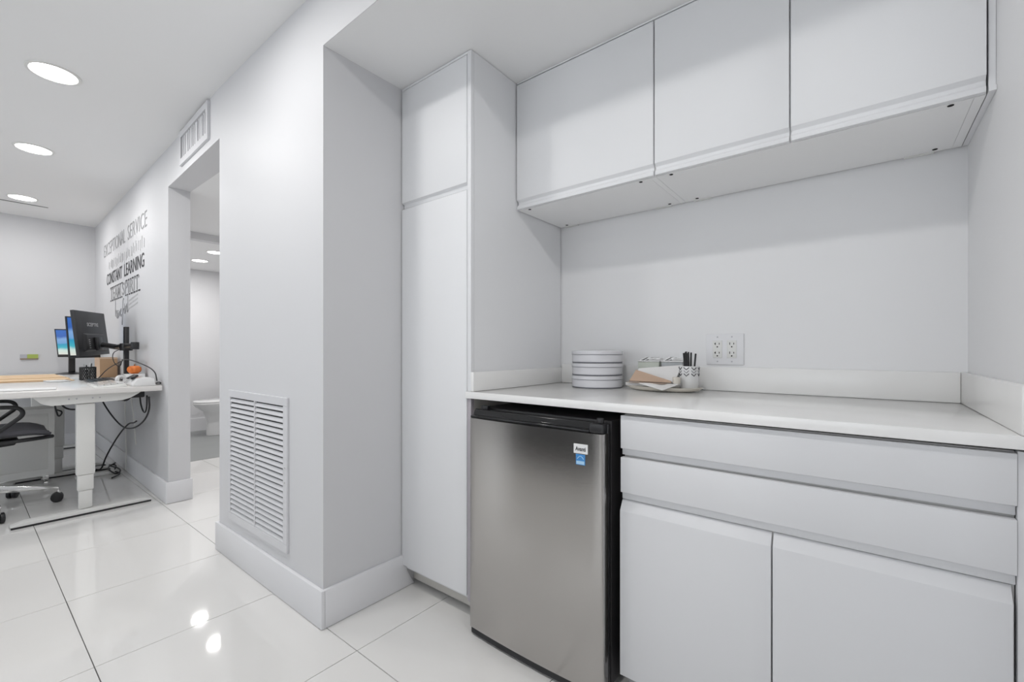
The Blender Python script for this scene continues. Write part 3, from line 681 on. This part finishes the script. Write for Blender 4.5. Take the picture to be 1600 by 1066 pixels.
MB().obox((-4.02, .772, ZD + .062), (1, 0, 0), (0, 1, .6), (0, -.6, 1), .05, .045, .016).build('handset', 'black', ph, bevel=.004)
MB().obox((-4.12, .775, ZD + .060), (1, 0, 0), (0, 1, .6), (0, -.6, 1), .05, .05, .008).build('keypad', 'greyblack', ph, bevel=.001)
tp = on_desk('tape_roll', MB().lathe([(.020, -.012), (.033, -.012), (.033, .012), (.020, .012), (.020, -.012)], (-4.30, .752, ZD + .034), 28, (1, .35, 0)), 'porcelain', 'white roll of tape standing on edge behind the phone', 'tape', smooth=40)
wc = on_desk('white_box', MB().box(-4.50, -4.385, .795, .910, ZD + .0005, ZD + .068), 'porcelain', 'small white box under the orange pumpkin', 'box', bevel=.002)
pu = thing('toy_pumpkin', (-4.44, .855, ZD + .069), 'small orange pumpkin sitting on a white box', 'pumpkin')
pm = MB(); N_ = 40; prof = [(0, .002), (.020, .0), (.036, .012), (.043, .030), (.039, .048), (.026, .060), (.009, .057), (0, .053)]
rings = []
for r, z in prof:
    ring = []
    for i in range(N_):
        a = 2 * PI * i / N_; q = 1 + .07 * math.cos(8 * a)
        ring.append(pm.bm.verts.new((-4.44 + r * q * math.cos(a), .855 + r * q * math.sin(a), ZD + .069 + z)))
    rings.append(ring)
for A, C_ in zip(rings, rings[1:]):
    for i in range(N_): pm.bm.faces.new((A[i], A[(i + 1) % N_], C_[(i + 1) % N_], C_[i]))
bmesh.ops.remove_doubles(pm.bm, verts=pm.bm.verts[:], dist=.0001)
pm.build('fruit', 'orange', pu, smooth=60)
MB().tube([(-4.44, .855, ZD + .122), (-4.442, .857, ZD + .134), (-4.45, .86, ZD + .140)], .005, 8).build('stem', 'stem', pu)
# folders and papers
for k, (x0, x1, y0, y1, lb) in enumerate(((-5.40, -5.10, .19, .60, 'open tan folder at the left on the nearer desk'), (-6.30, -5.52, .20, .62, 'tan folder spread on the far desk'))):
    t = thing('paper_folder', ((x0 + x1) / 2, (y0 + y1) / 2, ZD), lb, 'folder', 'tan folders on the desks')
    for q in range(2): MB().box(x0 - .01 * q, x1 - .012 * q, y0, y1 - .02 * q, ZD + .0008 + q * .0075, ZD + .006 + q * .0075).build('leaf', 'manila', t, bevel=.001, seg=1)
sheet('paper_sheet', 'paper', [(-4.05, .155, ZD + .001), (-3.98, .385, ZD + .001), (-4.20, .41, ZD + .001), (-4.29, .165, ZD + .001)], .0012, 'white printed sheets at the front corner of the desk', 'paper', layers=3)
sheet('paper_sheet', 'paper', [(-5.12, .42, ZD + .001), (-4.90, .44, ZD + .001), (-4.94, .56, ZD + .001), (-5.14, .54, ZD + .001)], .002, 'stack of white papers left of the pencil cup', 'paper', layers=4)
sheet('paper_sheet', 'paper', [(-6.70, .60, ZD + .001), (-6.45, .45 + .2, ZD + .001), (-6.30, .66, ZD + .001), (-6.34, .625, ZD + .001)], .002, 'small white paper pile beside the monitor stand', 'paper', layers=2)
# plate on the far wall
wp = thing('wall_plate', (XL, .47, .975), 'small grey and lime green plate on the far wall', 'wall plate')
MB().box(XL, XL + .012, .405, .455, .988, 1.030).build('grey_half', 'greyplate', wp)
MB().box(XL, XL + .012, .456, .535, .988, 1.030).build('green_half', 'lime', wp, label='lime green half')
MB().box(XL, XL + .014, .405, .535, .976, .9875).build('bottom_strip', 'brown', wp)

# cables
def cable(pts, r, m, label, name='cable', sm=3):
    return tag(MB().tube(pts, r, 7, smooth=sm).build(name, m, smooth=60), label, 'cable')
cable([(-4.78, .83, .95), (-4.5, .80, 1.01), (-4.2, .82, .99), (-4.02, .89, .93), (-3.99, .895, .85)], .004, 'black', 'black cable arching from the arm pole down to the phone')
cable([(-4.80, .83, 1.08), (-4.90, .80, 1.05), (-4.85, .80, .97), (-4.72, .82, .93), (-4.70, .83, 1.00)], .003, 'black', 'black cable looping beside the monitor arm pole')
cable([(-4.76, .83, .98), (-4.95, .78, .92), (-5.02, .74, .845), (-5.0, .72, .828)], .0035, 'black', 'black cable dropping from the pole to the keyboard')
cable([(-4.00, .886, .832), (-3.95, .895, .845), (-3.93, .902, .842), (-3.93, .903, .832), (-4.0, .895, .828)], .004, 'black', 'black cable end looped at the desk corner')
cable([(-3.995, .85, .74), (-4.02, .86, .64), (-4.20, .86, .53), (-4.50, .85, .45), (-4.80, .84, .44), (-5.05, .80, .55), (-5.15, .76, .68), (-5.16, .75, .75)], .006, 'black', 'thick black cable sagging in a wide curve under the desk')
cable([(-4.35, .85, .53), (-4.42, .85, .51), (-4.60, .85, .49), (-4.90, .84, .36), (-5.15, .80, .15), (-5.20, .78, .03), (-5.16, .74, .046)], .006, 'black', 'black cable falling diagonally to the floor behind the leg')
cable([(-5.12, .70, .74), (-5.13, .72, .60), (-5.14, .73, .45), (-5.18, .72, .36)], .005, 'black', 'black cable with plug hanging straight under the desk')
cable([(-4.90, .88, .74), (-4.98, .90, .45), (-5.0, .91, .20), (-5.02, .91, .03)], .005, 'wmetal', 'white cable hanging down the wall, left of two')
cable([(-4.70, .88, .74), (-4.66, .90, .45), (-4.65, .905, .30)], .005, 'wmetal', 'white cable hanging down the wall, right of two')
cable([(-4.05, .85, .745), (-4.10, .86, .64), (-4.17, .86, .60), (-4.22, .85, .66), (-4.20, .84, .745)], .005, 'black', 'black cable loop hanging under the right end of the desk')
cable([(-4.42, .42, .70), (-4.43, .43, .64), (-4.42, .44, .60), (-4.40, .46, .64), (-4.42, .43, .655)], .005, 'black', 'short bundled black cable hanging left of the desk leg')
cable([(-4.40, .44, .72), (-4.42, .47, .66), (-4.45, .53, .64), (-4.5, .58, .66)], .006, 'black', 'short black cable loop tucked behind the desk leg')
cable([(-4.90, .80, .008), (-5.0, .88, .012), (-5.1, .84, .02), (-5.22, .89, .05), (-5.28, .82, .05), (-5.1, .90, .03), (-4.96, .84, .01), (-5.15, .80, .05), (-5.26, .88, .06)], .006, 'black', 'tangle of black cable on the floor by the wall')
ab = thing('power_adapter', (-4.20, .80, .70), 'black cable bundle and adapter fixed under the right end of the desk', 'adapter')
MB().box(-4.36, -4.08, .745, .845, .732, .784).build('adapter_body', 'blackmatt', ab, bevel=.008)
for k in range(6):
    MB().tube([(-4.1 - .03 * k, .74, .76), (-4.12 - .03 * k, .725, .72 - .005 * k), (-4.16 - .03 * k, .76, .705 + .004 * k), (-4.2 - .03 * k, .80, .74)], .004, 6, smooth=2).build('cable_loop', 'black', ab)
pw = thing('power_strip', (-5.1, .62, 0), 'white power strip on the floor under the desk', 'power strip')
MB().box(-5.13, -5.08, .60, .86, .001, .03).build('body', 'wmetal', pw, bevel=.004)

# ---------------------------------------------------------------- pedestal
pd = thing('mobile_pedestal', (-5.2, .25, 0), 'white mobile cabinet on casters under the desk', 'cabinet')
MB().box(-5.285, -5.012, -.02, .475, .092, .615).build('body', 'wmetal', pd, bevel=.003)
f = MB(); f.box(-5.0118, -5.0, -.02, .02, .092, .615).box(-5.0118, -5.0, .440, .475, .092, .615).box(-5.0118, -5.0, .0201, .4399, .580, .615).box(-5.0118, -5.0, .0201, .4399, .092, .145)
f.build('front_frame', 'wmetal', pd)
for y in (.43, .03):
    for x in (-5.04, -5.22):
        w_ = MB().cyl((x, y, .028), .026, -.012, .012, 20, (0, 1, 0)).build('caster', 'chrome', pd, bevel=.003)
        MB().box(x - .012, x + .012, y - .017, y + .017, .057, .091).build('bracket', 'chrome', w_, bevel=.002)

# ---------------------------------------------------------------- office chair
CX, CY = -4.51, .095
ch = thing('office_chair', (CX, CY, 0), 'black mesh office chair with chrome star base pushed to the desk', 'chair')
for k in range(5):
    a = math.radians(82 - 72 * k); dx, dy = math.cos(a), math.sin(a); e = Vector((CX + .355 * dx, CY + .355 * dy, 0))
    arm = MB()
    side = Vector((-dy, dx, 0)); c0 = Vector((CX, CY, 0))
    p = c0 + Vector((dx, dy, 0)) * .03; q = e
    arm.hexa([p + side * .03 + Vector((0, 0, .130)), q + side * .014 + Vector((0, 0, .086)), q - side * .014 + Vector((0, 0, .086)), p - side * .03 + Vector((0, 0, .130))],
             [p + side * .022 + Vector((0, 0, .185)), q + side * .010 + Vector((0, 0, .108)), q - side * .010 + Vector((0, 0, .108)), p - side * .022 + Vector((0, 0, .185))])
    L_ = arm.build('leg', 'chrome', ch, bevel=.004)
    MB().cyl(e, .008, .058, .0865, 12).build('caster_stem', 'chrome', L_)
    cs = MB(); wdir = side * 1
    for s_ in (-1, 1): cs.cyl(e + wdir * .014 * s_ + Vector((-dx * .010, -dy * .010, .034)), .033, -.010, .010, 22, tuple(wdir))
    cs.build('caster', 'black', L_, bevel=.003)
MB().cyl((CX, CY, 0), .036, .120, .20, 24).build('hub', 'chrome', ch, bevel=.003)
MB().cyl((CX, CY, 0), .025, .201, .42, 24).build('gas_lift', 'black', ch)
MB().hexa([(CX - .10, CY - .12, .42), (CX + .10, CY - .12, .42), (CX + .10, CY + .14, .44), (CX - .10, CY + .14, .44)], [(CX - .12, CY - .14, .47), (CX + .12, CY - .14, .47), (CX + .12, CY + .16, .478), (CX - .12, CY + .16, .478)]).build('mechanism', 'black', ch, bevel=.006)
# seat: rounded cushion with waterfall front
sm_ = MB(); nx, ny = 12, 14; top = []; bot = []
def seat_pt(u, v, top_):
    x = CX + (u - .5) * .48 * (1 - .12 * abs(2 * v - 1) ** 3); y = CY - .20 + v * .50
    z = .545 - .012 * math.cos(PI * (u - .5)) + .008 - (.035 * max(0, (v - .78) / .22) ** 2)
    return (x, y, z if top_ else z - .048 + .020 * (abs(2 * u - 1) ** 4 + abs(2 * v - 1) ** 6))
for tp_ in (True, False):
    g = [[sm_.bm.verts.new(seat_pt(i / nx, j / ny, tp_)) for j in range(ny + 1)] for i in range(nx + 1)]
    (top if tp_ else bot).extend(g)
for g in (top, bot):
    for i in range(nx):
        for j in range(ny): sm_.bm.faces.new((g[i][j], g[i + 1][j], g[i + 1][j + 1], g[i][j + 1]))
for i in range(nx):
    sm_.bm.faces.new((top[i][0], top[i + 1][0], bot[i + 1][0], bot[i][0])); sm_.bm.faces.new((top[i][ny], top[i + 1][ny], bot[i + 1][ny], bot[i][ny]))
for j in range(ny):
    sm_.bm.faces.new((top[0][j], top[0][j + 1], bot[0][j + 1], bot[0][j])); sm_.bm.faces.new((top[nx][j], top[nx][j + 1], bot[nx][j + 1], bot[nx][j]))
sm_.build('seat', 'seat', ch, bevel=.003, smooth=60)
sf = MB()
for s_ in (-1, 1):
    x = CX + s_ * .235
    sf.tube([(CX + s_ * .12, CY - .05, .46), (x, CY + .05, .482), (x, CY + .22, .487), (x * .5 + CX * .5, CY + .31, .478)], .013, 10, smooth=2)
sf.build('seat_frame', 'black', ch, smooth=60)
for s_ in (-1, 1):
    x = CX + s_ * .275
    MB().tube([(CX + s_ * .13, CY - .10, .45), (x, CY - .06, .455), (x, CY + .02, .52), (x, CY + .12, .61), (x, CY + .17, .655), (x, CY + .155, .70), (x, CY + .10, .712), (x, CY - .10, .712), (x, CY - .22, .70)], .0125, 12, smooth=3).build('armrest', 'black', ch, smooth=60)
br = MB()
def back_pt(u, v, f): 
    return (CX + (u - .5) * .46 * (1 - .25 * v * v), CY - .26 - .10 * v - .05 * math.cos(PI * (u - .5)) + (.012 if f else -.012), .60 + v * .42)
G = {}
for f in (0, 1):
    for i in range(9):
        for j in range(9): G[f, i, j] = br.bm.verts.new(back_pt(i / 8, j / 8, f))
for f in (0, 1):
    for i in range(8):
        for j in range(8): br.bm.faces.new((G[f, i, j], G[f, i + 1, j], G[f, i + 1, j + 1], G[f, i, j + 1]))
for i in range(8):
    for j in (0, 8): br.bm.faces.new((G[0, i, j], G[0, i + 1, j], G[1, i + 1, j], G[1, i, j])); br.bm.faces.new((G[0, j, i], G[0, j, i + 1], G[1, j, i + 1], G[1, j, i]))
br.build('backrest', 'seat', ch, bevel=.003, smooth=60)
MB().tube([(CX, CY - .10, .455), (CX, CY - .25, .46), (CX, CY - .33, .55), (CX, CY - .365, .72)], .018, 10, smooth=2).build('back_support', 'black', ch, smooth=60)

# ---------------------------------------------------------------- toilet
to = thing('toilet', (-6.45, 2.3, 0), 'white toilet seen through the opening in the bathroom', 'toilet')
def ell(cx, cy, rx, ry, z, n=32): return [(cx + rx * math.cos(2 * PI * k / n), cy + ry * math.sin(2 * PI * k / n), z) for k in range(n)]
bw = MB(); prof = [(.10, .26, 2.20, .004), (.10, .26, 2.20, .15), (.11, .265, 2.20, .20), (.16, .29, 2.20, .30), (.185, .335, 2.16, .37), (.19, .345, 2.15, .40)]
rings = [[bw.bm.verts.new(p) for p in ell(-6.45, cy, rx, ry, z)] for rx, ry, cy, z in prof]
for A, C_ in zip(rings, rings[1:]):
    for i in range(32): bw.bm.faces.new((A[i], A[(i + 1) % 32], C_[(i + 1) % 32], C_[i]))
bw.bm.faces.new(rings[0][::-1]); bw.bm.faces.new(rings[-1])
bw.build('bowl', 'porcelain', to, smooth=50)
for nm, z, th in (('seat', .4015, .020), ('lid', .4225, .022)):
    MB().hexa(ell(-6.45, 2.15, .195, .352, z), ell(-6.45, 2.15, .19, .347, z + th)).build(nm, 'porcelain', to, bevel=.004, smooth=50)
MB().box(-6.67, -6.23, 2.56, 2.78, .40, .80).build('tank', 'porcelain', to, bevel=.015)
MB().box(-6.68, -6.22, 2.55, 2.79, .8005, .83).build('tank_lid', 'porcelain', to, bevel=.006)
MB().box(-6.54, -6.36, 2.44, 2.74, .004, .3995).build('pedestal', 'porcelain', to, bevel=.02)

# ---------------------------------------------------------------- low cabinet behind the camera (mirrored in the steel door)
lc = thing('storage_cabinet', (-2.3, -1.35, 0), 'low charcoal storage cabinet in the room behind the camera', 'cabinet')
MB().box(-3.05, -1.45, -1.62, -1.085, .04, .74).build('body', 'greyblack', lc, bevel=.003)
for k in range(4): MB().box(-3.045 + .4 * k, -2.655 + .4 * k, -1.0845, -1.066, .06, .72).build('door', 'greyblack', lc, bevel=.002)
MB().box(-3.0, -1.5, -1.6, -1.12, .001, .04).build('plinth', 'black', lc)
